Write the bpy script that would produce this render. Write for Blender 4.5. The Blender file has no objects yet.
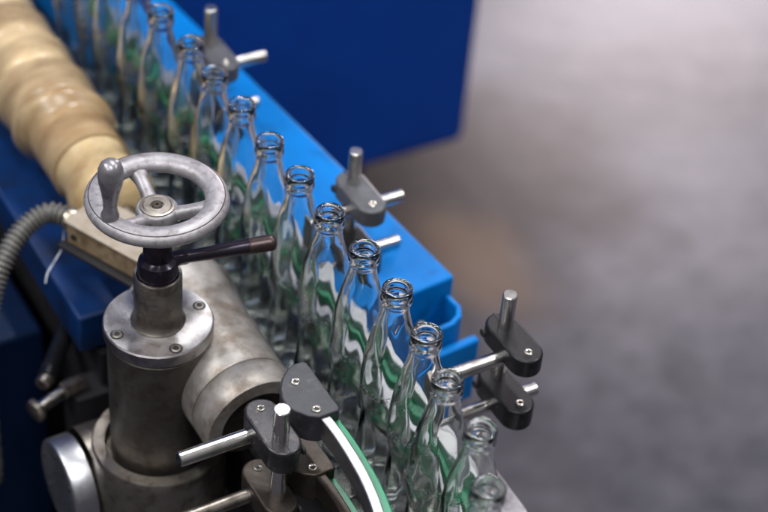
import bpy, bmesh, math, random
from mathutils import Vector, Matrix
random.seed(7)
PI = math.pi
sc = bpy.context.scene
COL = sc.collection

# The machine stands in metres: +X points across the bottle row (away from the operator side),
# +Y runs up the row away from the camera, Z is height above the workshop floor.

# ------------------------------------------------------------------ helpers
def link(o, parent=None):
    COL.objects.link(o)
    if parent is not None:
        o.parent = parent
    return o

def obj(name, bm, mat, parent=None, smooth=True, bevel=0.0, bseg=2, angle=35):
    me = bpy.data.meshes.new(name)
    bmesh.ops.recalc_face_normals(bm, faces=bm.faces)
    bm.to_mesh(me); bm.free()
    me.materials.append(mat)
    o = bpy.data.objects.new(name, me)
    if bevel > 0:
        b = o.modifiers.new('bevel', 'BEVEL'); b.width = bevel; b.segments = bseg
        b.limit_method = 'ANGLE'; b.angle_limit = math.radians(angle)
        b.harden_normals = False
    if smooth:
        for p in me.polygons: p.use_smooth = True
        try:
            me.set_sharp_from_angle(angle=math.radians(angle if bevel == 0 else 60))
        except Exception:
            pass
    return link(o, parent)

def tag(o, label=None, cat=None, group=None, kind=None):
    if label: o['label'] = label
    if cat: o['category'] = cat
    if group: o['group'] = group
    if kind: o['kind'] = kind
    return o

def empty(name, loc, label, cat, group=None, rz=0):
    o = bpy.data.objects.new(name, None); o.empty_display_size = .02
    link(o); o.location = loc; o.rotation_euler = (0, 0, rz)
    return tag(o, label, cat, group)

def copy_tree(o, loc=None, rz=None, label=None):
    c = o.copy(); COL.objects.link(c)
    if loc is not None: c.location = loc
    if rz is not None: c.rotation_euler = (0, 0, rz)
    if label: c['label'] = label
    for ch in [x for x in bpy.data.objects if x.parent == o]:
        k = ch.copy(); COL.objects.link(k); k.parent = c
        for g in [x for x in bpy.data.objects if x.parent == ch]:
            h = g.copy(); COL.objects.link(h); h.parent = k
    return c

def frame_of(d):
    d = Vector(d).normalized()
    u = Vector((0, 0, 1)) if abs(d.z) < .9 else Vector((1, 0, 0))
    a = d.cross(u).normalized(); b = d.cross(a).normalized()
    return a, b, d

def add_lathe(bm, prof, org=(0, 0, 0), axis=(0, 0, 1), seg=64, closed=False, rf=None):
    """prof: list of (radius, along). radius 0 ends make a pole."""
    a, b, d = frame_of(axis); org = Vector(org)
    rings = []
    for r, h in prof:
        if r < 1e-7:
            rings.append([bm.verts.new(org + d * h)])
        else:
            ring = []
            for k in range(seg):
                t = 2 * PI * k / seg
                rr = r if rf is None else rf(r, h, t)
                ring.append(bm.verts.new(org + d * h + (a * math.cos(t) + b * math.sin(t)) * rr))
            rings.append(ring)
    n = len(rings)
    for i in range(n if closed else n - 1):
        A, B = rings[i], rings[(i + 1) % n]
        for k in range(seg):
            k2 = (k + 1) % seg
            if len(A) == 1 and len(B) == 1: continue
            if len(A) == 1: bm.faces.new((A[0], B[k], B[k2]))
            elif len(B) == 1: bm.faces.new((A[k], B[0], A[k2]))
            else: bm.faces.new((A[k], B[k], B[k2], A[k2]))
    return bm

def add_hood(bm, prof, org, t0, t1, seg=72):
    """part-turn lathe about +Y; prof is a closed section of (radius, along)"""
    org = Vector(org); rings = []
    for k in range(seg + 1):
        t = math.radians(t0 + (t1 - t0) * k / seg)
        rings.append([bm.verts.new(org + Vector((r * math.cos(t), h, r * math.sin(t)))) for r, h in prof])
    n = len(prof)
    for k in range(seg):
        for i in range(n): bm.faces.new((rings[k][i], rings[k][(i + 1) % n], rings[k + 1][(i + 1) % n], rings[k + 1][i]))
    bm.faces.new(rings[0]); bm.faces.new(rings[-1])
    return bm

def add_rod(bm, p, q, r, seg=32, ch=.0008):
    p, q = Vector(p), Vector(q); L = (q - p).length
    return add_lathe(bm, [(0, 0), (r - ch, 0), (r, ch), (r, L - ch), (r - ch, L), (0, L)], p, q - p, seg)

def add_tube(bm, pts, rad, seg=24, cap=True):
    """swept round tube; rad(i, u) or constant"""
    pts = [Vector(p) for p in pts]; n = len(pts); rings = []
    up = None
    for i, p in enumerate(pts):
        t = (pts[min(i + 1, n - 1)] - pts[max(i - 1, 0)]).normalized()
        if up is None:
            up = Vector((0, 0, 1)) if abs(t.z) < .9 else Vector((1, 0, 0))
        a = (up - t * up.dot(t)).normalized(); up = a; b = t.cross(a)
        r = rad(i, i / (n - 1)) if callable(rad) else rad
        rings.append([bm.verts.new(p + (a * math.cos(2 * PI * k / seg) + b * math.sin(2 * PI * k / seg)) * r) for k in range(seg)])
    for i in range(n - 1):
        for k in range(seg):
            bm.faces.new((rings[i][k], rings[i + 1][k], rings[i + 1][(k + 1) % seg], rings[i][(k + 1) % seg]))
    if cap:
        bm.faces.new(rings[0]); bm.faces.new(rings[-1])
    return bm

def add_prism(bm, pts, z0, z1):
    lo = [bm.verts.new((x, y, z0)) for x, y in pts]; hi = [bm.verts.new((x, y, z1)) for x, y in pts]
    n = len(pts)
    bm.faces.new(lo); bm.faces.new(hi)
    for i in range(n):
        bm.faces.new((lo[i], lo[(i + 1) % n], hi[(i + 1) % n], hi[i]))
    return bm

def add_box(bm, x0, x1, y0, y1, z0, z1):
    return add_prism(bm, [(x0, y0), (x1, y0), (x1, y1), (x0, y1)], z0, z1)

def add_strip(bm, path, off0, off1, z0, z1):
    """flat bar following a plan path, between two sideways offsets"""
    P = [Vector((x, y)) for x, y in path]; n = len(P); L = []
    for i, p in enumerate(P):
        t = (P[min(i + 1, n - 1)] - P[max(i - 1, 0)]).normalized(); nn = Vector((t.y, -t.x))
        a, b = p + nn * off0, p + nn * off1
        L.append([bm.verts.new((a.x, a.y, z0)), bm.verts.new((b.x, b.y, z0)), bm.verts.new((b.x, b.y, z1)), bm.verts.new((a.x, a.y, z1))])
    for i in range(n - 1):
        for k in range(4):
            bm.faces.new((L[i][k], L[i][(k + 1) % 4], L[i + 1][(k + 1) % 4], L[i + 1][k]))
    bm.faces.new(L[0]); bm.faces.new(L[-1])
    return bm

def spline(ctrl, m=10):
    P = [Vector(p) for p in ctrl]; P = [P[0] * 2 - P[1]] + P + [P[-1] * 2 - P[-2]]; out = []
    for i in range(1, len(P) - 2):
        for k in range(m):
            t = k / m; a, b, c, d = P[i - 1], P[i], P[i + 1], P[i + 2]
            out.append(.5 * ((2 * b) + (c - a) * t + (2 * a - 5 * b + 4 * c - d) * t * t + (3 * b - a - 3 * c + d) * t ** 3))
    out.append(P[-2]); return out

def rounded(x0, x1, y0, y1, r, n=6):
    out = []
    for cx, cy, a0 in ((x1 - r, y1 - r, 0), (x0 + r, y1 - r, 90), (x0 + r, y0 + r, 180), (x1 - r, y0 + r, 270)):
        for k in range(n + 1):
            a = math.radians(a0 + 90 * k / n); out.append((cx + r * math.cos(a), cy + r * math.sin(a)))
    return out

# ------------------------------------------------------------------ materials
def new_mat(name):
    m = bpy.data.materials.new(name); m.use_nodes = True
    nt = m.node_tree; b = nt.nodes['Principled BSDF']
    return m, nt, b

def N(nt, typ, **kw):
    n = nt.nodes.new(typ)
    for k, v in kw.items():
        if k in n.inputs.keys(): n.inputs[k].default_value = v
        else: setattr(n, k, v)
    return n

def ramp(nt, fac, stops):
    r = nt.nodes.new('ShaderNodeValToRGB'); nt.links.new(fac, r.inputs[0])
    el = r.color_ramp.elements
    while len(el) < len(stops): el.new(.5)
    for e, (p, c) in zip(el, stops):
        e.position = p; e.color = (c[0], c[1], c[2], 1) if isinstance(c, (tuple, list)) else (c, c, c, 1)
    return r.outputs['Color']

def surf(name, c1, c2, metal=0., rough=(.3, .5), scale=30, fine=400, bump=.15, dirt=None, dirt_at=.62, stretch=None, spec=.5, coat=0., lines=None):
    """two-tone mottled surface with fine grain, optional dirt specks"""
    m, nt, b = new_mat(name); L = nt.links.new
    tc = N(nt, 'ShaderNodeTexCoord'); mp = N(nt, 'ShaderNodeMapping'); L(tc.outputs['Object'], mp.inputs[0])
    if stretch: mp.inputs['Scale'].default_value = stretch
    n1 = N(nt, 'ShaderNodeTexNoise', Scale=scale, Detail=6.0, Roughness=.62); L(mp.outputs[0], n1.inputs['Vector'])
    n2 = N(nt, 'ShaderNodeTexNoise', Scale=fine, Detail=4.0, Roughness=.7)
    if lines:      # turned or drawn metal: the fine grain is drawn out into tool marks
        m2 = N(nt, 'ShaderNodeMapping'); L(tc.outputs['Object'], m2.inputs[0]); m2.inputs['Scale'].default_value = lines; L(m2.outputs[0], n2.inputs['Vector'])
    else: L(mp.outputs[0], n2.inputs['Vector'])
    col = ramp(nt, n1.outputs['Fac'], [(.32, c1), (.68, c2)])
    if dirt is not None:
        n3 = N(nt, 'ShaderNodeTexNoise', Scale=scale * 2.7, Detail=6.0, Roughness=.6)
        L(tc.outputs['Object'], n3.inputs['Vector'])
        f = ramp(nt, n3.outputs['Fac'], [(dirt_at - .12, 0.), (dirt_at + .12, .8)])
        mx = N(nt, 'ShaderNodeMix', data_type='RGBA'); L(f, mx.inputs[0]); L(col, mx.inputs[6]); mx.inputs[7].default_value = (*dirt, 1)
        col = mx.outputs[2]
    L(col, b.inputs['Base Color'])
    mr = N(nt, 'ShaderNodeMapRange'); L(n2.outputs['Fac'], mr.inputs[0])
    mr.inputs[1].default_value = .3; mr.inputs[2].default_value = .7; mr.inputs[3].default_value = rough[0]; mr.inputs[4].default_value = rough[1]
    L(mr.outputs[0], b.inputs['Roughness'])
    b.inputs['Metallic'].default_value = metal
    b.inputs['Specular IOR Level'].default_value = spec
    b.inputs['Coat Weight'].default_value = coat
    if bump:
        bp = N(nt, 'ShaderNodeBump', Strength=bump * .55, Distance=.0003)
        ad = N(nt, 'ShaderNodeMath', operation='ADD'); L(n1.outputs['Fac'], ad.inputs[0]); L(n2.outputs['Fac'], ad.inputs[1])
        L(ad.outputs[0], bp.inputs['Height']); L(bp.outputs[0], b.inputs['Normal'])
    return m

M = {}
M['wheel'] = surf('cast_aluminium', (.21, .198, .206), (.34, .32, .333), .4, (.34, .5), 60, 900, .9, dirt=(.10, .08, .07), dirt_at=.62, spec=.6)
M['wheel_dark'] = surf('worn_handle_metal', (.20, .19, .205), (.30, .285, .30), .6, (.24, .4), 50, 500, .25, dirt=(.07, .06, .06), dirt_at=.62)
M['steel'] = surf('bright_steel', (.55, .53, .50), (.64, .62, .59), 1., (.18, .28), 18, 120, .03, dirt=(.36, .31, .26), dirt_at=.68)
M['cap'] = surf('turned_cap_steel', (.40, .40, .42), (.50, .50, .52), 1., (.3, .42), 30, 300, .05)
M['strip'] = surf('polished_strip', (.30, .30, .31), (.40, .40, .41), 1., (.3, .42), 30, 100, .0)
M['steel_dull'] = surf('dull_steel', (.24, .21, .18), (.36, .325, .285), 1., (.28, .52), 26, 60, .3, dirt=(.10, .075, .055), dirt_at=.6, lines=(.4, .4, 14))
M['cylinder'] = surf('brown_grey_steel', (.085, .075, .066), (.15, .135, .12), .9, (.38, .62), 22, 60, .4, dirt=(.07, .055, .04), dirt_at=.58, stretch=(1, 1, .7), lines=(.4, .4, 14))
M['cast'] = surf('stained_casting', (.26, .24, .22), (.38, .355, .33), .6, (.36, .55), 14, 500, .6, dirt=(.10, .065, .04), dirt_at=.54)
def brushed(m, amount):
    nt = m.node_tree; b = nt.nodes['Principled BSDF']
    t = nt.nodes.new('ShaderNodeTangent'); t.direction_type = 'RADIAL'; t.axis = 'Z'
    nt.links.new(t.outputs[0], b.inputs['Tangent']); b.inputs['Anisotropic'].default_value = amount
    return m
M['flange'] = surf('machined_face', (.30, .285, .285), (.42, .40, .40), 1., (.30, .5), 30, 500, .1, dirt=(.17, .145, .125), dirt_at=.58)
brushed(M['flange'], .8)
M['black'] = surf('black_plastic', (.004, .004, .005), (.009, .009, .011), 0., (.26, .42), 60, 600, .2, dirt=(.05, .045, .04), dirt_at=.7, spec=.3)
M['block'] = surf('grey_black_plastic', (.018, .018, .022), (.032, .032, .038), 0., (.36, .5), 45, 900, .2, dirt=(.10, .09, .085), dirt_at=.7, spec=.45)
M['clamp_grey'] = surf('worn_clamp_metal', (.022, .021, .024), (.05, .047, .05), .6, (.24, .36), 40, 500, .12, dirt=(.16, .13, .11), dirt_at=.68)
M['pale_clamp'] = surf('scuffed_grey_clamp', (.045, .045, .052), (.085, .085, .095), 0., (.3, .45), 40, 600, .2, dirt=(.05, .05, .05), dirt_at=.62)
M['collar'] = surf('oiled_black_steel', (.016, .012, .02), (.04, .03, .045), .6, (.15, .28), 60, 400, .15)
M['lever'] = surf('worn_black_lever', (.03, .025, .035), (.045, .035, .05), .7, (.16, .28), 40, 400, .1)
M['lever_tip'] = surf('worn_brown_grip', (.035, .024, .024), (.075, .050, .045), .6, (.25, .4), 50, 400, .2)
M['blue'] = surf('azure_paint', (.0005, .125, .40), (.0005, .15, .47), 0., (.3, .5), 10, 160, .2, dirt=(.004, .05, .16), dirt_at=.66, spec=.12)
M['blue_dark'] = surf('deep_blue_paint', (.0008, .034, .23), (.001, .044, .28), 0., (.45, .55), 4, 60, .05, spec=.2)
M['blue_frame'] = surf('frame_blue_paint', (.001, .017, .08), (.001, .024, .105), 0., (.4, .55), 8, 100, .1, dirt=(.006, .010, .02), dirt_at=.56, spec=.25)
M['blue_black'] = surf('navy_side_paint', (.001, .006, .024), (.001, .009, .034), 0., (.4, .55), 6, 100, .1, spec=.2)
M['green'] = surf('green_plastic', (.0, .15, .065), (.002, .22, .10), 0., (.3, .42), 25, 300, .1, dirt=(.03, .07, .04), dirt_at=.68)
M['pale'] = surf('pale_rail_steel', (.40, .39, .40), (.54, .53, .54), .8, (.25, .4), 30, 300, .1, dirt=(.35, .33, .3), dirt_at=.7)
M['rust'] = surf('brown_stained_steel', (.040, .034, .030), (.085, .072, .062), .8, (.4, .6), 30, 300, .3, dirt=(.05, .035, .025), dirt_at=.55)
M['conveyor'] = surf('chain_steel', (.30, .30, .28), (.46, .46, .43), 1., (.15, .28), 30, 200, .0, dirt=(.04, .05, .03), dirt_at=.55)
M['side'] = surf('conveyor_side_steel', (.34, .33, .36), (.46, .45, .48), .9, (.35, .5), 22, 350, .3, dirt=(.15, .13, .13), dirt_at=.62)
M['screw'] = surf('yellowed_nylon', (.13, .075, .032), (.56, .42, .24), 0., (.22, .38), 5, 10, .5, dirt=(.26, .15, .06), dirt_at=.60, spec=.6, stretch=(1.2, 5, 1.2), lines=(.6, 7, .6))
M['screw_end'] = surf('cream_nylon', (.28, .18, .08), (.54, .42, .24), 0., (.22, .38), 16, 60, .4, dirt=(.45, .3, .12), dirt_at=.62)
M['lid'] = surf('pale_lid_paint', (.30, .25, .19), (.40, .34, .27), .3, (.35, .5), 30, 350, .2, dirt=(.25, .19, .12), dirt_at=.6)
M['brass'] = surf('tan_housing_metal', (.36, .25, .14), (.50, .37, .22), .55, (.35, .5), 30, 350, .3, dirt=(.16, .10, .05), dirt_at=.58)
M['conduit'] = surf('grey_conduit', (.12, .12, .11), (.20, .195, .18), .5, (.35, .5), 40, 300, .2, dirt=(.1, .09, .08), dirt_at=.6)
M['fitting'] = surf('nickel_fitting', (.42, .36, .26), (.55, .48, .37), 1., (.22, .35), 40, 300, .2)
M['wire'] = surf('pale_wire', (.5, .52, .55), (.6, .62, .65), .3, (.3, .4), 50, 300, .1)
M['dark'] = surf('machine_black', (.006, .006, .008), (.014, .013, .015), 0., (.5, .7), 20, 100, .2)
M['bolt'] = surf('bright_bolt', (.55, .52, .44), (.66, .63, .55), 1., (.2, .3), 80, 200, .0)
M['socket'] = surf('socket_dark', (.006, .006, .007), (.012, .011, .012), 0., (.5, .7), 80, 400, .1)

def floor_mat():
    m, nt, b = new_mat('grey_epoxy_floor'); L = nt.links.new
    tc = N(nt, 'ShaderNodeTexCoord')
    n1 = N(nt, 'ShaderNodeTexNoise', Scale=1.6, Detail=5.0, Roughness=.55); L(tc.outputs['Object'], n1.inputs['Vector'])
    n2 = N(nt, 'ShaderNodeTexNoise', Scale=13.0, Detail=7.0, Roughness=.75); L(tc.outputs['Object'], n2.inputs['Vector'])
    base = ramp(nt, n1.outputs['Fac'], [(.36, (.056, .056, .069)), (.64, (.092, .087, .101))])
    sp = ramp(nt, n2.outputs['Fac'], [(.32, (.62, .62, .64)), (.68, (1.2, 1.2, 1.19))])
    mu = N(nt, 'ShaderNodeMix', data_type='RGBA', blend_type='MULTIPLY'); mu.inputs[0].default_value = 1
    L(base, mu.inputs[6]); L(sp, mu.inputs[7]); col = mu.outputs[2]
    # rust and oil stains, plus dark patches painting the cabinet's shade into the floor
    for (sx, sy, r, c, amt, e) in STAINS_AND_SHADE:
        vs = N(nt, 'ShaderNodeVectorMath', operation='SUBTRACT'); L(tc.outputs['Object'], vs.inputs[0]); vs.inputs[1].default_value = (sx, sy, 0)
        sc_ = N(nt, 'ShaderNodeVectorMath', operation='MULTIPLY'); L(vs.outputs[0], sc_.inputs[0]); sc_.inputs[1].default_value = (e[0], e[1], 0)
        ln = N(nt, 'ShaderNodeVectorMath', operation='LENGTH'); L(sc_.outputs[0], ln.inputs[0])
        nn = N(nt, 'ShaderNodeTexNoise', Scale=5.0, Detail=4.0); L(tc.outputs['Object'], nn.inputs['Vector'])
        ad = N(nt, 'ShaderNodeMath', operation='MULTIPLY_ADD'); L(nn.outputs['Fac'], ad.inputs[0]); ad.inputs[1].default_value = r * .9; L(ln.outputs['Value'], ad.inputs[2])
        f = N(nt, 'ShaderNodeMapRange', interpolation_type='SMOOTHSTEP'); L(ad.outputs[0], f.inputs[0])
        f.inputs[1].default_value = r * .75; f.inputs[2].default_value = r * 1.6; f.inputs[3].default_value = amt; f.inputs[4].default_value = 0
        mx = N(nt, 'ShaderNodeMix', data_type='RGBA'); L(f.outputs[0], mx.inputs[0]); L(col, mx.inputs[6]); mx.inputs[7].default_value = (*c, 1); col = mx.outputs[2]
    L(col, b.inputs['Base Color'])
    mr = N(nt, 'ShaderNodeMapRange'); L(n2.outputs['Fac'], mr.inputs[0]); mr.inputs[3].default_value = .24; mr.inputs[4].default_value = .4; b.inputs['Specular IOR Level'].default_value = .10
    L(mr.outputs[0], b.inputs['Roughness'])
    bp = N(nt, 'ShaderNodeBump', Strength=.3, Distance=.003); L(n2.outputs['Fac'], bp.inputs['Height']); L(bp.outputs[0], b.inputs['Normal'])
    return m
STAINS_AND_SHADE = [(1.52, 1.45, .30, (.026, .024, .027), .9, (.55, 1.2)), (1.10, 1.42, .30, (.030, .024, .025), .8, (1, 1)), (1.00, 1.30, .42, (.010, .005, .004), 1., (1, 1.1)), (.92, 1.13, .15, (.13, .08, .045), .6, (1.1, .8)),  # dark grey and dark brown: painted cabinet shade with some stain; tan: stain
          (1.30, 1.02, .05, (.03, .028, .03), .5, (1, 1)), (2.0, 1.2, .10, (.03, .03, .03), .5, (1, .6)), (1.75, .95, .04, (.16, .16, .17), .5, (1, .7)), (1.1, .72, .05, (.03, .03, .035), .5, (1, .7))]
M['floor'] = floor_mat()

def glass_mat():
    m, nt, b = new_mat('clear_bottle_glass'); L = nt.links.new
    b.inputs['Base Color'].default_value = (.965, .99, .975, 1)
    b.inputs['Transmission Weight'].default_value = 1
    b.inputs['IOR'].default_value = 1.51
    tc = N(nt, 'ShaderNodeTexCoord')
    n = N(nt, 'ShaderNodeTexNoise', Scale=26.0, Detail=2.0); L(tc.outputs['Object'], n.inputs['Vector'])
    bp = N(nt, 'ShaderNodeBump', Strength=.35, Distance=.0012); L(n.outputs['Fac'], bp.inputs['Height']); L(bp.outputs[0], b.inputs['Normal'])
    # worn scuff band round the shoulder where bottles rub, broken up by noise
    sx = N(nt, 'ShaderNodeSeparateXYZ'); L(tc.outputs['Object'], sx.inputs[0])
    m1 = N(nt, 'ShaderNodeMath', operation='SUBTRACT'); L(sx.outputs['Z'], m1.inputs[0]); m1.inputs[1].default_value = .126
    m2 = N(nt, 'ShaderNodeMath', operation='ABSOLUTE'); L(m1.outputs[0], m2.inputs[0])
    f = N(nt, 'ShaderNodeMapRange'); L(m2.outputs[0], f.inputs[0]); f.inputs[1].default_value = .003; f.inputs[2].default_value = .009; f.inputs[3].default_value = 1; f.inputs[4].default_value = 0
    nn = N(nt, 'ShaderNodeTexNoise', Scale=420.0, Detail=3.0); L(tc.outputs['Object'], nn.inputs['Vector'])
    g = N(nt, 'ShaderNodeMapRange'); L(nn.outputs['Fac'], g.inputs[0]); g.inputs[1].default_value = .5; g.inputs[2].default_value = .62; g.inputs[3].default_value = 0; g.inputs[4].default_value = .28
    mu = N(nt, 'ShaderNodeMath', operation='MULTIPLY_ADD'); L(f.outputs[0], mu.inputs[0]); L(g.outputs[0], mu.inputs[1]); mu.inputs[2].default_value = .01
    L(mu.outputs[0], b.inputs['Roughness'])
    return m
M['glass'] = glass_mat()

# ------------------------------------------------------------------ floor
bm = bmesh.new(); add_box(bm, -30, 30, -30, 30, -.05, 0)
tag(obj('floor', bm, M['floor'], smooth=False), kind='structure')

# ------------------------------------------------------------------ bottles
ZC = .935     # conveyor top
OUT = [(0, .0035), (.014, .0032), (.0205, .0006), (.0228, .0012), (.0242, .0045), (.0247, .012), (.0248, .035), (.0243, .052), (.0230, .070),
       (.0214, .086), (.0208, .0945), (.0213, .1015), (.0228, .1075), (.0240, .1135), (.0244, .121), (.0244, .131), (.0241, .141), (.0235, .150), (.0226, .159), (.0214, .168),
       (.0199, .177), (.0182, .185), (.0164, .192), (.0146, .199), (.0131, .205), (.0121, .211), (.0117, .2155), (.0119, .2175), (.0128, .2187),
       (.0134, .2202), (.0136, .2222), (.0134, .2240), (.0128, .2252), (.0124, .2262), (.0126, .2274), (.0131, .2290), (.0133, .2312), (.0131, .2332),
       (.0125, .2346), (.0115, .2351), (.0104, .2347)]
INN = [(.0094, .2335), (.0086, .2315), (.0082, .2280), (.0081, .222), (.0083, .214), (.0091, .209), (.0101, .204), (.0117, .198), (.0136, .191), (.0155, .184), (.0172, .176),
       (.0187, .167), (.0199, .158), (.0207, .149), (.0213, .140), (.0216, .131), (.0216, .121), (.0211, .1135), (.0200, .1075), (.0186, .1015), (.0181, .0945),
       (.0186, .086), (.0201, .070), (.0213, .052), (.0218, .035), (.0217, .016), (.0203, .0105), (.0165, .0085), (.008, .0105), (0, .0115)]
OUTSET = set(OUT)
def flute(r, h, t):
    # shallow pressed flutes on the outside only, fading out at waist, shoulder and heel
    if (r, h) not in OUTSET:      # the inside wall of a pressed bottle is a little uneven
        return r + (.00036 * math.sin(2 * t + h * 60) + .00018 * math.sin(3 * t - h * 90 + 1) + .0001 * math.sin(5 * t + h * 160)) if .02 < h < .2 else r
    w = 0.
    if .012 < h < .085: w = min(1, (h - .012) / .014, (.085 - h) / .012)
    elif .112 < h < .19:          # broad, slightly irregular facets on the shoulder
        w = min(1, (h - .112) / .012, (.190 - h) / .04)
        return r - w * .00042 * (.5 + .5 * math.cos(t * 8 + .5 * math.sin(2 * t)))
    return r - max(0, w) * .00022 * (.5 + .5 * math.cos(t * 12)) ** 2
bm = bmesh.new()
add_lathe(bm, OUT + INN, seg=96, rf=flute)
bottle = obj('glass_bottle', bm, M['glass'], angle=180)
sub = bottle.modifiers.new('sub', 'SUBSURF'); sub.levels = 1; sub.render_levels = 1
BP = [(-.0495, -.2155), (-.0215, -.1612), (-.0169, -.106), (-.0041, -.0515), (.0001, .0045), (.0002, .0604), (-.0024, .1167), (-.0004, .1736), (-.0032, .231),
      (-.0026, .2887), (-.0035, .3457), (0., .4025), (-.0060, .4640)]
far = [(-.004, .5215), (-.007, .5785), (-.004, .6355), (-.008, .6925)]
near = [(-.0705, -.270)]
words = ['clear glass bottle with strongly blurred mouth, nearest the bottom edge of the picture',
         'blurred clear bottle at the row\'s near bend, beside the grey conveyor side plate',
         'clear bottle whose neck stands in front of the free black clamp\'s upper rod',
         'clear bottle whose mouth stands just left of the blue bracket\'s lower lip',
         'clear bottle with its mouth against the blue bracket opening at the beam end',
         'clear bottle with sharp mouth standing against blue paint just past the middle clamp\'s lower rod',
         'clear sharp bottle whose mouth is just left of the middle post clamp\'s lower block',
         'clear bottle just in front of the tall middle post, mouth against bright blue beam',
         'clear bottle rising directly behind the rounded tip of the dark lever',
         'clear bottle rising just right of the handwheel rim, mouth against the blue beam',
         'clear bottle rising behind the far right rim of the handwheel, below the far post clamp',
         'clear bottle standing left of the far post clamp, second behind the handwheel\'s upper rim',
         'blurred clear bottle with its mouth touching the top edge of the picture',
         'blurred bottle cut by the top edge, just left of the one with its mouth showing',
         'strongly blurred bottle at the top edge beside the green rail curve',
         'strongly blurred bottle with tan edges beside the yellow worm screw',
         'farthest blurred bottle at the top left corner behind the worm screw']
G = 'clear glass bottles in a row on the conveyor'
for i, (x, y) in enumerate(BP + far):
    o = bottle if i == 0 else bottle.copy()
    if i: COL.objects.link(o)
    o.location = (x, y, ZC); o.rotation_euler = (random.uniform(-.006, .006), random.uniform(-.006, .006), random.uniform(0, 2 * PI))
    tag(o, words[i], 'bottle', G)

# ------------------------------------------------------------------ conveyor under the bottles
path = [(-.004, .95), (-.004, .6), (-.003, .3), (0, .12), (-.002, 0), (-.010, -.07), (-.024, -.15), (-.048, -.215), (-.078, -.28), (-.115, -.34), (-.16, -.40)]
PS = [tuple(p)[:2] for p in spline([(x, y, 0) for x, y in path], 8)]
e = empty('bottle_conveyor', (0, .2, .80), 'steel chain conveyor with grey side plate running under the bottles', 'conveyor')
def child(o, e):
    o.location = (-e.location.x, -e.location.y, -e.location.z) if e.rotation_euler.z == 0 else o.location
    return o
bm = bmesh.new()
for i in range(0, 34):   # chain plates
    y = .93 - i * .038
    if y < -.12: break
    add_box(bm, -.041, .039, y - .0185, y + .0185, .927, ZC)
add_strip(bm, [p for p in PS if p[1] < -.10], .040, -.040, .9255, ZC - .0012)
child(obj('chain', bm, M['conveyor'], e, smooth=False, bevel=.0012), e)
bm = bmesh.new()
add_prism(bm, [(.062, .30), (.062, -.02), (.052, -.12), (.02, -.24), (.030, -.30), (.062, -.24), (.085, -.16), (.098, -.09), (.100, .0), (.100, .30)], .80, .950)
child(obj('side_plate', bm, M['side'], e, bevel=.002), e)
bm = bmesh.new(); add_box(bm, -.07, .055, -.36, .95, .80, .90)
child(obj('bed', bm, M['dark'], e, smooth=False), e)
for yy in (-.2, .3, .8):
    bm = bmesh.new(); add_box(bm, -.03, .03, yy - .03, yy + .03, 0, .80)
    child(obj('support_leg', bm, M['dark'], e, smooth=False), e)

# ------------------------------------------------------------------ guide rails
def rail(name, P, side, z0, z1, label, steel, green, steel_h=None, group=None):
    """green plastic strip facing the bottles with a steel flat bar behind; side=+1 rail stands right of the row"""
    t = empty(name, (P[0][0], P[0][1], z0), label, 'guide rail', group)
    bm = bmesh.new(); add_strip(bm, P, side * .0065, side * .0165, z0, z1 + .001)
    child(obj('steel_strip', bm, steel, t, bevel=.001), t)
    bm = bmesh.new(); add_strip(bm, P, side * -.001, side * .0063, z0 - .002, z1 - .009)
    child(obj('plastic_strip', bm, green, t, bevel=.0008), t)
    return t
# PS runs from far to near; (t.y,-t.x) of a heading (0,-1) is (-1,0): positive offset is the left (near) side
def offset_path(P, off):
    out = []
    for i, p in enumerate(P):
        a, b = P[max(i - 1, 0)], P[min(i + 1, len(P) - 1)]
        t = Vector((b[0] - a[0], b[1] - a[1])).normalized()
        out.append((p[0] + t.y * off, p[1] - t.x * off))
    return out
def hangers(t, z0, z1):
    for yy in (-.015, .223, .486):
        bm = bmesh.new(); add_box(bm, .0385, .0465, yy - .008, yy + .008, z0, z1)
        child(obj('rail_bracket', bm, M['steel_dull'], t, bevel=.001), t)
FARP = offset_path(PS, -.0285)
RS = 'steel backed green guide rails along the bottles'
hangers(rail('guide_rail', FARP, -1, 1.014, 1.034, 'upper green guide rail with pale steel backing on the blue beam side of the bottles', M['pale'], M['green'], group=RS), 1.020, 1.072)
hangers(rail('guide_rail', FARP, -1, .962, .980, 'lower narrow green guide rail beneath the other one on the blue beam side', M['side'], M['green'], group=RS), .966, 1.011)
NP = [(-.0775, -.024), (-.0765, -.040), (-.0765, -.055), (-.0775, -.075), (-.0800, -.100), (-.0845, -.125), (-.0915, -.150), (-.101, -.176), (-.115, -.203), (-.133, -.228)]
NP = [tuple(p)[:2] for p in spline([(x, y, 0) for x, y in NP], 5)]
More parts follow.
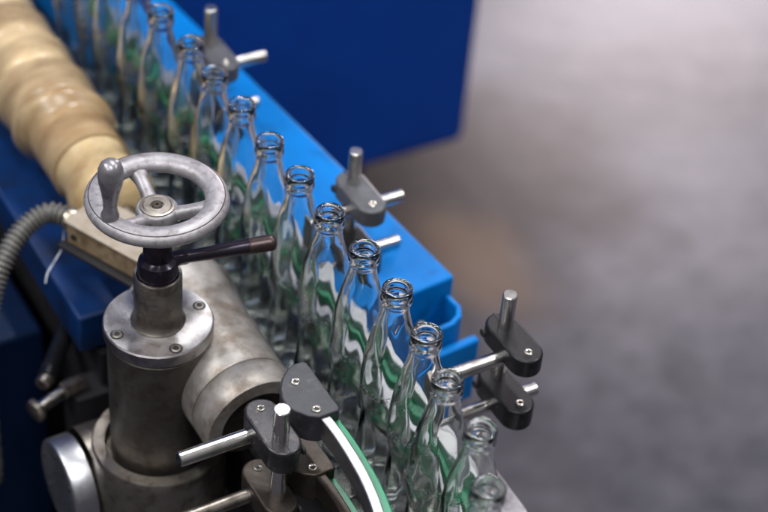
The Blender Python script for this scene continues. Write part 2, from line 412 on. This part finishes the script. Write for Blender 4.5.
def near_rail(dz, label, steel, top):
    z1 = 1.088 + dz
    t = empty('guide_rail', (-.08, -.01, z1 - .03), label, 'guide rail', RS)
    bm = bmesh.new(); add_strip(bm, NP, -.0005, .0085, z1 - .024, z1 - .001)
    child(obj('steel_strip', bm, steel, t, bevel=.0012), t)
    bm = bmesh.new(); add_strip(bm, NP, -.0095, -.0008, z1 - .032, z1 - .010)
    child(obj('plastic_strip', bm, M['green'], t, bevel=.001), t)
    bm = bmesh.new()   # D-shaped clamp block with rounded operator side
    pts = [(-.068, -.031), (-.0665, -.027), (-.0665, .030), (-.0685, .0335), (-.0775, .0340), (-.0860, .0300), (-.0945, .0225), (-.1010, .0125), (-.1050, .0015), (-.1050, -.0080), (-.1020, -.0160), (-.0950, -.0255), (-.0870, -.0310)]
    add_prism(bm, pts, z1 - .028, z1 + .002)
    b = child(obj('clamp_block', bm, top, t, bevel=.0016, bseg=3), t)
    for (x, y) in ((-.0865, .0135), (-.0855, -.0225)):
        bm = bmesh.new(); add_lathe(bm, [(.0019, -.002), (.0019, .0011), (.0030, .0016), (.0040, .0013), (.0042, 0), (.0042, -.003)], (x, y, z1 + .002), seg=28)
        k = obj('bolt', bm, M['bolt'], b)
        bm = bmesh.new(); add_lathe(bm, [(0, .0002), (.0020, .0002)], (x, y, z1 + .0016), seg=20)
        obj('socket', bm, M['socket'], b)
    return t
near_rail(0, 'bright curved steel strip with green edge held in a dark grey block', M['strip'], M['block'])
near_rail(-.070, 'brown stained lower rail under the bright curved strip', M['rust'], M['rust'])

# ------------------------------------------------------------------ rod clamps, posts and cross rods
def clamp(loc, flip, label, mat, th=.024, boltm=None):
    """oblong clamp: local post hole at y=0, screw at y=-.034 (towards the camera) when flip is False"""
    t = empty('rod_clamp', loc, label, 'clamp', 'oblong rod clamps holding the guide rails', rz=PI if flip else 0)
    n = 14; r = .0152; pts = []
    for k in range(n + 1):
        a = PI * k / n; pts.append((r * math.cos(a), .004 + (r + .0005) * math.sin(a)))
    for k in range(n + 1):
        a = PI + PI * k / n; pts.append((r * .98 * math.cos(a), -.034 + r * math.sin(a)))
    bm = bmesh.new(); add_prism(bm, pts, -th, 0)
    b = obj('clamp_body', bm, mat, t, bevel=.0022, bseg=3)
    bm = bmesh.new(); add_lathe(bm, [(.0018, -.001), (.0018, .0010), (.0028, .0014), (.0036, .0011), (.0038, -.002)], (0, -.037, 0), seg=28)
    obj('bolt', bm, boltm or M['bolt'], t)
    bm = bmesh.new(); add_lathe(bm, [(0, .0006), (.0019, .0006)], (0, -.037, 0), seg=20)
    obj('bolt_socket', bm, M['socket'], t)
    bm = bmesh.new(); add_lathe(bm, [(.0046, -.0003), (.0046, .0006), (.0034, .0006)], (0, .0, 0), seg=6)
    bm.free()
    # pinch slot at the post end
    bm = bmesh.new(); add_box(bm, -.0005, .0005, .0045, .0198, -th - .0002, .0003)
    obj('pinch_slot', bm, M['socket'], t, smooth=False)
    bm = bmesh.new(); add_lathe(bm, [(0, 0), (.0034, 0), (.0040, .0006), (.0040, .0022), (.0034, .003), (0, .003)], (-.0172, .010, -th / 2), (1, 0, 0), seg=20)
    obj('pinch_screw', bm, M['socket'], t)
    return t
def rod(name, p, q, r, label, cat, mat=None, group=None):
    bm = bmesh.new(); p = Vector(p); add_rod(bm, (0, 0, 0), Vector(q) - p, r)
    o = obj(name, bm, mat or M['steel']); o.location = p
    return tag(o, label, cat, group)
PG, RG = 'short vertical steel clamp posts', 'horizontal steel cross rods through the clamps'
# operator side station
Y0 = -.030; X0 = -.1215
clamp((X0, Y0, 1.080), True, 'upper grey-black clamp with a shiny post beside the dark grey rail block', M['clamp_grey'])
clamp((X0, Y0, 1.008), True, 'lower shadowed clamp directly under the one beside the rail block', M['rust'])
rod('clamp_post', (X0, Y0, .935), (X0, Y0, 1.113), .0070, 'short shiny vertical post standing in the clamps left of the rail block', 'post', M['steel'], PG)
rod('cross_rod', (-.200, -.003, 1.064), (-.096, -.003, 1.064), .0066, 'upper bright rod pointing left out of the clamp beside the rail block', 'rod', M['steel'], RG)
rod('cross_rod', (-.198, -.006, .994), (-.096, -.006, .994), .0062, 'lower worn tan rod pointing left under the bright rod at the bottom', 'rod', M['steel_dull'], RG)
# blue beam side stations
def station(yp, xp, who, rodend, low_end, post_top=1.120, mat=None, mat2=None, rodmat=None, rod_r=None):
    mat = mat or M['black']; mat2 = mat2 or M['black']
    clamp((xp, yp, 1.082), False, 'upper oblong clamp block ' + who, mat, .0195)
    clamp((xp, yp, 1.020), False, 'lower oblong clamp block ' + who, mat2, .023)
    rod('clamp_post', (xp, yp, .985), (xp, yp, post_top), .0066, 'vertical bright-topped post ' + who, 'post', rodmat or M['steel'], PG)
    rod('cross_rod', (.043, yp - .017, 1.064), (rod_r, yp - .017, 1.064), .0066, 'upper horizontal rod ' + who, 'rod', rodmat or M['steel'], RG)
    rod('cross_rod', (.043, yp - .014, 1.004), (low_end, yp - .014, 1.004), .0062, 'lower horizontal rod ' + who, 'rod', rodmat or M['steel'], RG)
station(.004, .1175, 'of the black clamp pair standing free over the grey floor', None, .152, rod_r=.1135)
station(.240, .0945, 'of the grey clamp on the middle of the blue beam', None, .143, mat=M['pale_clamp'], rod_r=.140)
station(.508, .0705, 'of the blurred far clamp near the top edge', None, .121, 1.127, mat=M['pale_clamp'], rod_r=.126)

# ------------------------------------------------------------------ blue beam with end bracket
BA = math.atan(.0826)
e = empty('blue_beam', (.075, .151, .955), 'bright blue painted steel beam running behind the bottles', 'beam', rz=BA)
bm = bmesh.new(); add_box(bm, -.005, .094, 0, .95, -.065, .045)
obj('beam_body', bm, M['blue'], e, bevel=.003, bseg=3)
bm = bmesh.new()
# open U-shaped bracket (plan view), standing off the end of the beam
outer = [(.020, -.001), (.020, -.022), (.028, -.034), (.040, -.040), (.066, -.040), (.080, -.034), (.088, -.022), (.088, -.001)]
inner = [(.083, -.001), (.083, -.020), (.077, -.029), (.065, -.0345), (.041, -.0345), (.031, -.029), (.025, -.020), (.025, -.001)]
add_prism(bm, outer + inner, -.050, .026)
obj('end_bracket', bm, M['blue'], e, bevel=.0015)
bm = bmesh.new(); add_box(bm, .024, .092, -.052, -.042, -.075, .004)
add_box(bm, .024, .092, -.0415, -.001, -.075, -.052)
obj('bracket_lip', bm, M['blue'], e, bevel=.0025)
bm = bmesh.new(); add_lathe(bm, [(0, .022), (.004, .022), (.006, .020), (.006, .004), (.009, .003), (.009, -.046), (0, -.046)], (.046, -.016, -.004), seg=6)
obj('bracket_bolt', bm, M['steel_dull'], e, bevel=.0006)
for yy in (.25, .8):
    bm = bmesh.new(); add_box(bm, .02, .07, yy, yy + .05, -.955, -.066)
    obj('beam_leg', bm, M['dark'], e, smooth=False)

# ------------------------------------------------------------------ timing screw
SX, SZ, SR = -.089, 1.010, .0520
e = empty('timing_screw', (SX, .40, SZ), 'large yellowed helical worm screw beside the far end of the bottle row', 'worm screw')
PITCH = .058
bm = bmesh.new(); ny, nt_ = 330, 80; rings = []
for i in range(ny):
    y = .050 + i * (.60 / (ny - 1)); ring = []
    for k in range(nt_):
        a = 2 * PI * k / nt_
        ph = ((y / PITCH) - k / nt_) % 1.0
        crease = math.exp(-((min(ph, 1 - ph)) / .05) ** 2)
        r = SR - .0065 * (1 - ph) ** 1.2 - .0060 * crease
        lip = .078 + .045 * ((k / nt_ + .30) % 1.0)
        f = min(1, max(0, (y - lip) / .016)); f = f * f * (3 - 2 * f)
        r = .0415 + (r - .0415) * f
        ring.append(bm.verts.new((r * math.cos(a), y, r * math.sin(a))))
    rings.append(ring)
for i in range(ny - 1):
    for k in range(nt_): bm.faces.new((rings[i][k], rings[i + 1][k], rings[i + 1][(k + 1) % nt_], rings[i][(k + 1) % nt_]))
bm.faces.new(rings[0]); bm.faces.new(rings[-1])
obj('thread', bm, M['screw'], e, angle=60)
bm = bmesh.new(); add_lathe(bm, [(0, -.034), (.014, -.034), (.030, -.030), (.0400, -.019), (.0435, -.004), (.0425, .010), (.0385, .024), (.0365, .034), (.0378, .046), (.0405, .060), (.0412, .085)], (0, 0, 0), (0, 1, 0), 64)
obj('shaft_end', bm, M['screw_end'], e)
bm = bmesh.new(); add_rod(bm, (0, -.09, 0), (0, -.02, 0), .012); obj('drive_shaft', bm, M['steel_dull'], e)

# ------------------------------------------------------------------ adjusting column, handwheel and lever
AX, AY = -.145, .160
e = empty('adjusting_column', (AX, AY, .80), 'stout brown-grey steel cylinder with bright flange and tube under the handwheel', 'column')
zf = 1.062 - .80
bm = bmesh.new(); add_lathe(bm, [(0, .0), (.0445, .0), (.0455, zf - .030), (.0462, zf - .0172), (.0450, zf - .0160), (.0435, zf - .0155), (.0430, zf - .0134), (0, zf - .0134)], seg=96)
obj('cylinder', bm, M['cylinder'], e, angle=30)
bm = bmesh.new(); add_lathe(bm, [(.0432, zf - .0132), (.0478, zf - .0132), (.0488, zf - .0122), (.0490, zf - .0012), (.0478, zf), (.026, zf), (.0236, zf + .0012), (.015, zf + .0012)], seg=96)
fl = obj('flange', bm, M['flange'], e, angle=30)
for a in (2, 92, 184, 268):
    x, y = .0405 * math.cos(math.radians(a)), .0405 * math.sin(math.radians(a))
    bm = bmesh.new(); add_lathe(bm, [(.0026, .0004), (.0028, .0012), (.0038, .0012), (.0045, .0006), (.0047, -.001)], (x, y, zf), seg=28)
    obj('bolt', bm, M['steel_dull'], fl)
    bm = bmesh.new(); add_lathe(bm, [(0, .0005), (.0027, .0005)], (x, y, zf), seg=20); obj('socket', bm, M['socket'], fl)
    bm = bmesh.new(); add_lathe(bm, [(.0046, .0003), (.0060, .0003)], (x, y, zf), seg=28); obj('bolt_recess', bm, M['socket'], fl)
zt = 1.1165 - .80
bm = bmesh.new(); add_lathe(bm, [(.0245, zf + .0013), (.0222, zf + .004), (.0214, zf + .009), (.0212, zt - .001), (.0204, zt), (.0186, zt), (.0182, zt - .002), (.0182, zt - .03), (0, zt - .03)], seg=72)
obj('tube', bm, M['steel_dull'], e, angle=40)

e = empty('locking_lever', (AX, AY, 1.117), 'dark clamping lever with a worn rounded tip sticking out below the handwheel', 'lever')
bm = bmesh.new(); add_lathe(bm, [(0, -.022), (.0172, -.022), (.0176, .0100), (.0166, .0145), (.0140, .0165), (.0125, .018), (.0125, .030), (.0112, .032), (.0112, .050), (0, .050)], seg=64)
obj('collar', bm, M['collar'], e)
bm = bmesh.new()
p0, p1 = Vector((.010, -.002, .0125)), Vector((.0975, -.0325, .0255))
n = 26; D_ = (p1 - p0)
def lr(i, u):
    r = .0050 + .0022 * min(1, u * 1.3)
    if u > .93: r *= math.sqrt(max(.02, 1 - ((u - .93) / .07) ** 2))
    return r
add_tube(bm, [p0 + D_ * (1 - (1 - i / n) ** 1.0) for i in range(n + 1)] , lr, 24)
obj('arm', bm, M['lever'], e)
bm = bmesh.new(); q0 = p0 + D_ * .74; q1 = p0 + D_ * 1.004
add_tube(bm, [q0 + (q1 - q0) * (i / 20) for i in range(21)], lambda i, u: .0074 * (math.sqrt(max(.02, 1 - ((u - .8) / .2) ** 2)) if u > .8 else 1) * (1 if i else .93), 24)
obj('worn_tip', bm, M['lever_tip'], e)
bm = bmesh.new(); add_lathe(bm, [(0, 0), (.0068, 0), (.0070, .010), (.0055, .014), (0, .014)], tuple(p0 + D_.normalized() * .004), D_, 6)
obj('lever_nut', bm, M['collar'], e, bevel=.0006)

WZ = 1.198
e = empty('handwheel', (AX, AY, WZ), 'cast grey metal handwheel with three spokes and an upright crank handle', 'handwheel')
RW = .0502
bm = bmesh.new(); prof = []
for k in range(28):      # slightly squashed rim section with a fine groove on its outer shoulder
    a = 2 * PI * k / 28
    prof.append((RW + .0104 * math.cos(a), .0076 * math.sin(a)))
add_lathe(bm, prof, seg=128, closed=True)
rim = obj('rim', bm, M['wheel'], e, angle=70)
bm = bmesh.new(); a = math.radians(52); cx, cz = RW + .0104 * math.cos(a), .0076 * math.sin(a)
add_lathe(bm, [(cx + .00045 * math.cos(2 * PI * k / 8), cz + .00045 * math.sin(2 * PI * k / 8)) for k in range(8)], seg=128, closed=True)
obj('rim_groove', bm, M['rust'], rim)
for i, adeg in enumerate((87, -34, 207)):
    a = math.radians(adeg); u = Vector((math.cos(a), math.sin(a), 0)); v = Vector((-u.y, u.x, 0))
    bm = bmesh.new(); rings = []
    for j in range(13):
        s = j / 12; r = .010 + (.0475 - .010) * s
        wd = .0078 - .0020 * math.sin(PI * min(1, s * 1.05)) ** .8 + .0035 * max(0, s - .72) / .28
        hg = .0056 + .001 * s; z = -.0140 + .0125 * (s ** 1.3)
        c = u * r + Vector((0, 0, z))
        rings.append([bm.verts.new(c + v * wd * math.copysign(abs(math.cos(q)) ** .8, math.cos(q)) + Vector((0, 0, 1)) * hg * math.copysign(abs(math.sin(q)) ** .8, math.sin(q))) for q in [2 * PI * k / 20 for k in range(20)]])
    for j in range(12):
        for k in range(20): bm.faces.new((rings[j][k], rings[j + 1][k], rings[j + 1][(k + 1) % 20], rings[j][(k + 1) % 20]))
    bm.faces.new(rings[0]); bm.faces.new(rings[-1])
    obj('spoke', bm, M['wheel'], e, angle=80)
bm = bmesh.new(); add_lathe(bm, [(0, -.026), (.0145, -.026), (.0175, -.022), (.0182, -.013), (.0176, -.0095), (.0165, -.0080), (.0155, -.0076), (0, -.0076)], seg=64)
hub = obj('hub', bm, M['wheel'], e)
bm = bmesh.new(); add_lathe(bm, [(.0150, -.0074), (.0146, -.0066), (.0126, -.0063), (.0119, -.0070), (.0112, -.0063), (.0056, -.0061), (.0050, -.0072), (0, -.0072)], seg=64)
obj('hub_cap', bm, M['steel_dull'], hub)
bm = bmesh.new(); add_lathe(bm, [(.0044, -.008), (.0044, -.0060), (.0038, -.0054), (.0012, -.0054), (.0010, -.0068), (0, -.0068)], seg=32)
obj('hub_screw', bm, M['rust'], hub)
ha = math.radians(196)
hx, hy = .0500 * math.cos(ha), .0500 * math.sin(ha)
bm = bmesh.new(); add_lathe(bm, [(0, .002), (.0072, .002), (.0076, .010), (.0066, .0125), (.0058, .016), (.0062, .024), (.0078, .034), (.0098, .042), (.0106, .049), (.0103, .056), (.0088, .0605), (.0060, .0635), (.0028, .0648), (0, .065)], (hx, hy, 0), (.03, -.02, 1), seg=48)
obj('crank_handle', bm, M['wheel_dark'], e)

# ------------------------------------------------------------------ round lower housing with side cylinder
e = empty('gear_housing', (AX, AY, .55), 'round open-topped steel housing holding the column, with a polished side cap', 'housing')
bm = bmesh.new(); H_ = .914 - .55
add_lathe(bm, [(0, 0), (.0625, 0), (.0625, H_ - .012), (.0627, H_ - .002), (.0612, H_), (.0508, H_), (.0498, H_ - .0015), (.0495, H_ - .03), (0, H_ - .03)], seg=96)
obj('sleeve', bm, M['steel_dull'], e, angle=40)
bm = bmesh.new(); add_lathe(bm, [(.0482, 0), (.0482, .050), (.0465, .052), (.030, .053)], (-.060, .038, .852 - .55), (1, 0, 0), 80)
obj('side_barrel', bm, M['steel_dull'], e, angle=40)
bm = bmesh.new(); add_lathe(bm, [(0, 0), (.0435, 0), (.0455, .0012), (.0465, .003), (.0465, .0225), (.045, .0235), (0, .0235)], (-.0875, .038, .850 - .55), (1, 0, 0), 80)
cap = obj('side_cap', bm, M['cap'], e, angle=40)
for k in range(6):
    a = math.radians(60 * k + 20)
    bm = bmesh.new(); add_lathe(bm, [(0, -.0005), (.0030, -.0005), (.0030, .0003)], (-.0875, .038 + .036 * math.cos(a), .850 - .55 + .036 * math.sin(a)), (1, 0, 0), 16)
    obj('screw_hole', bm, M['socket'], cap)

# ------------------------------------------------------------------ cast drive barrel along the row
e = empty('drive_barrel', (-.094, .10, .80), 'stained cast metal barrel lying between the column and the bottles', 'gearbox')
zb = .9995 - .80
bm = bmesh.new(); add_lathe(bm, [(0, .142), (.040, .142), (.0560, .138), (.0575, .132), (.0560, .120), (.0515, .08), (.0498, .04), (.0486, -.004), (.0478, -.0052), (0, -.0052)], (0, 0, zb), (0, 1, 0), 96)
obj('barrel_body', bm, M['cast'], e, angle=50)
bm = bmesh.new(); add_hood(bm, [(.0478, -.0060), (.0488, -.0075), (.0492, -.037), (.0480, -.0385), (.0350, -.0385), (.0340, -.036), (.0340, -.0060)], (0, 0, zb), 12, 200)
obj('end_ring', bm, M['cast'], e, angle=40)
bm = bmesh.new(); add_lathe(bm, [(.0470, -.0066), (.0482, -.0062), (.0484, -.0058), (.0470, -.0050)], (0, 0, zb), (0, 1, 0), 96)
obj('joint_gasket', bm, M['rust'], e)
bm = bmesh.new(); add_lathe(bm, [(0, -.0260), (.0110, -.0260), (.0120, -.0240), (.0445, -.0240)], (0, 0, zb), (0, 1, 0), 64)
obj('end_plate', bm, M['rust'], e)
bm = bmesh.new(); add_box(bm, -.03, .03, .10, .135, -.25, zb - .02)
obj('pedestal', bm, M['dark'], e, smooth=False)

# ------------------------------------------------------------------ terminal box, conduit, wire, plate
e = empty('terminal_box', (-.121, .318, 1.015), 'tan metal junction box behind the handwheel on a black plate', 'junction box', rz=math.radians(-65))
bm = bmesh.new(); add_box(bm, -.040, .050, -.022, .025, 0, .024)
obj('box_body', bm, M['brass'], e, bevel=.002)
bm = bmesh.new(); add_box(bm, -.042, .052, -.024, .027, .0244, .0275)
obj('lid', bm, M['lid'], e, bevel=.001)
bm = bmesh.new(); add_lathe(bm, [(0, 0), (.003, 0), (.003, .002), (0, .002)], (-.030, -.0222, .012), (0, -1, 0), 20)
obj('screw', bm, M['socket'], e)
bm = bmesh.new(); add_box(bm, -.046, .062, -.029, .02, -.006, -.001)
obj('base_plate', bm, M['dark'], e, bevel=.001)
e = empty('flexible_conduit', (-.146, .356, 1.03), 'grey corrugated flexible conduit curving down from the junction box at the left edge', 'conduit')
cp = spline([(0, 0, 0), (-.018, .016, .003), (-.040, .016, -.004), (-.062, .006, -.016), (-.082, -.008, -.036), (-.100, -.024, -.070), (-.112, -.04, -.13), (-.12, -.06, -.25)], 42)
Lc = 0.0; ls = [0.0]
for i in range(1, len(cp)): Lc += (cp[i] - cp[i - 1]).length; ls.append(Lc)
bm = bmesh.new(); add_tube(bm, cp, lambda i, u: .0096 + .0016 * math.sin(2 * PI * ls[i] / .0052), 28)
obj('corrugated_hose', bm, M['conduit'], e, angle=180)
bm = bmesh.new(); add_lathe(bm, [(0, -.004), (.0110, -.004), (.0122, .000), (.0122, .008), (.0105, .010), (.0105, .013), (.0125, .0145), (.0125, .022), (0, .022)], (-.004, .004, 0), (.9, -.55, -.12), 24)
obj('end_fitting', bm, M['fitting'], e, bevel=.0008)
wp = spline([(-.148, .372, 1.02), (-.155, .362, 1.008), (-.160, .352, 1.004), (-.170, .346, .996), (-.182, .336, .992), (-.187, .330, .985)], 8)
bm = bmesh.new(); o0 = Vector(wp[0]); add_tube(bm, [p - o0 for p in wp], .0007, 10)
o = obj('loose_wire', bm, M['wire']); o.location = o0; tag(o, 'thin pale loose wire hanging under the conduit fitting', 'wire')

# ------------------------------------------------------------------ machine frame on the operator side
e = empty('machine_frame', (-.25, .5, 0), 'dark blue painted machine frame under the worm screw at the left', 'machine frame')
bm = bmesh.new(); add_box(bm, -.165 + .25, -.052 + .25, .305 - .5, .95, .905, .950)
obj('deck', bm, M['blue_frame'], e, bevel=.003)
bm = bmesh.new(); add_box(bm, -.145 + .25, -.10 + .25, .30 - .5, .95, .0, .900)
obj('inner_wall', bm, M['dark'], e, smooth=False)
bm = bmesh.new(); add_box(bm, -.80 + .25, -.168 + .25, .40 - .5, .95, .0, .86)
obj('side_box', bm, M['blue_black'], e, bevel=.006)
bm = bmesh.new(); add_box(bm, -.60 + .25, -.145 + .25, -.15 - .5, .95, .30, .34)
obj('lower_shelf', bm, M['dark'], e, smooth=False)
e = empty('clamping_knob', (-.216, .29, .86), 'blurred steel clamping knob with bolt and black arm at the lower left', 'knob')
bm = bmesh.new(); add_lathe(bm, [(0, 0), (.010, 0), (.0135, .002), (.0135, .007), (.010, .009), (0, .009)], (-.006, 0, 0), (.9, .3, .1), 6)
obj('knob_head', bm, M['steel_dull'], e, bevel=.001)
bm = bmesh.new(); add_rod(bm, (0, .002, .001), (.030, .012, .004), .0065); obj('knob_stem', bm, M['steel'], e)
bm = bmesh.new(); add_tube(bm, [(.020, .028, .012), (.060, .078, .016), (.125, .155, .022), (.19, .23, .028)], .0095, 16); obj('black_arm', bm, M['black'], e)
bm = bmesh.new(); add_rod(bm, (.030, .012, .004), (.052, .016, .004), .009, 6); obj('knob_nut', bm, M['steel_dull'], e)
bm = bmesh.new(); add_rod(bm, (.012, .022, .012), (.026, .033, .012), .0075, 16); obj('arm_end', bm, M['steel_dull'], e)
bm = bmesh.new(); add_box(bm, .040, .075, .0, .035, -.52, -.004); obj('bracket', bm, M['dark'], e, smooth=False)

# ------------------------------------------------------------------ cabinet behind
e = empty('blue_cabinet', (.2, 1.45, 0), 'large deep blue machine cabinet out of focus behind the beam', 'cabinet')
bm = bmesh.new(); add_box(bm, -1.6, .655, -.33, .45, .30, 2.1)
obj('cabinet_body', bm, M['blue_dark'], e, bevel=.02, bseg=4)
bm = bmesh.new(); add_box(bm, -1.5, .52, -.22, .38, 0, .299)
obj('cabinet_plinth', bm, M['dark'], e, smooth=False)

# ------------------------------------------------------------------ camera
cam = bpy.data.cameras.new('camera'); co = bpy.data.objects.new('camera', cam); link(co)
cam.sensor_width = 36; cam.lens = 1813 * 36 / 768; cam.clip_end = 100; cam.clip_start = .05
p, r = math.radians(40), math.radians(5.5)
h = Vector((.546, .838, 0)).normalized(); R0 = Vector((h.y, -h.x, 0))
F = h * math.cos(p) + Vector((0, 0, -math.sin(p))); U0 = R0.cross(F)
R = R0 * math.cos(r) + U0 * math.sin(r); U = R.cross(F)
co.matrix_world = Matrix((( R.x, U.x, -F.x, -.6257), (R.y, U.y, -F.y, -.931), (R.z, U.z, -F.z, 2.14704), (0, 0, 0, 1)))
cam.dof.use_dof = True; cam.dof.focus_distance = 1.51; cam.dof.aperture_fstop = 3.3; cam.dof.aperture_blades = 9
sc.camera = co

# ------------------------------------------------------------------ light: window side behind the machine, added ceiling glint strips, far floor light
def area(name, loc, target, sx, sy, power, col):
    l = bpy.data.lights.new(name, 'AREA'); l.shape = 'RECTANGLE'; l.size = sx; l.size_y = sy; l.energy = power; l.color = col
    o = bpy.data.objects.new(name, l); link(o); o.location = loc
    o.rotation_euler = (Vector(target) - Vector(loc)).to_track_quat('-Z', 'Y').to_euler()
    return o
area('window_light', (.3, 3.4, 3.4), (0, .2, 1.0), 1.6, .9, 170, (1, .97, .95))
for lx, ly, lp in ((-1.5, .9, 34), (-.5, -.9, 22), (.7, 1.0, 26), (1.6, -.5, 26), (-2.0, -.9, 18)):
    area('glint_strip', (lx, ly, 3.3), (lx, ly, 0), .14, 1.3, lp * 1.25, (.97, .98, 1))  # unseen strips added for crisp glints on glass and metal
area('far_floor_light', (4.6, 4.9, 2.6), (2.0, 2.1, 0), 1.6, 1.2, 210, (1, .88, .92))  # unseen window light, pulled in and aimed to brighten the far floor
w = bpy.data.worlds.new('World'); sc.world = w; w.use_nodes = True
wn = w.node_tree; bg = wn.nodes['Background']
tc = wn.nodes.new('ShaderNodeTexCoord'); sx = wn.nodes.new('ShaderNodeSeparateXYZ'); wn.links.new(tc.outputs['Generated'], sx.inputs[0])
cr = wn.nodes.new('ShaderNodeValToRGB'); wn.links.new(sx.outputs['Z'], cr.inputs[0])
cr.color_ramp.elements[0].position = 0.; cr.color_ramp.elements[0].color = (.17, .17, .185, 1)
cr.color_ramp.elements[1].position = .7; cr.color_ramp.elements[1].color = (.50, .49, .52, 1)
wn.links.new(cr.outputs[0], bg.inputs[0]); bg.inputs[1].default_value = .48

sc.view_settings.view_transform = 'Standard'; sc.view_settings.look = 'None'
sc.view_settings.exposure = .36; sc.view_settings.gamma = 1
cy = sc.cycles
cy.use_denoising = True
cy.max_bounces = 24; cy.transmission_bounces = 22; cy.glossy_bounces = 8; cy.diffuse_bounces = 4; cy.transparent_max_bounces = 8
cy.sample_clamp_indirect = 6; cy.blur_glossy = .6; cy.caustics_refractive = True; cy.caustics_reflective = True
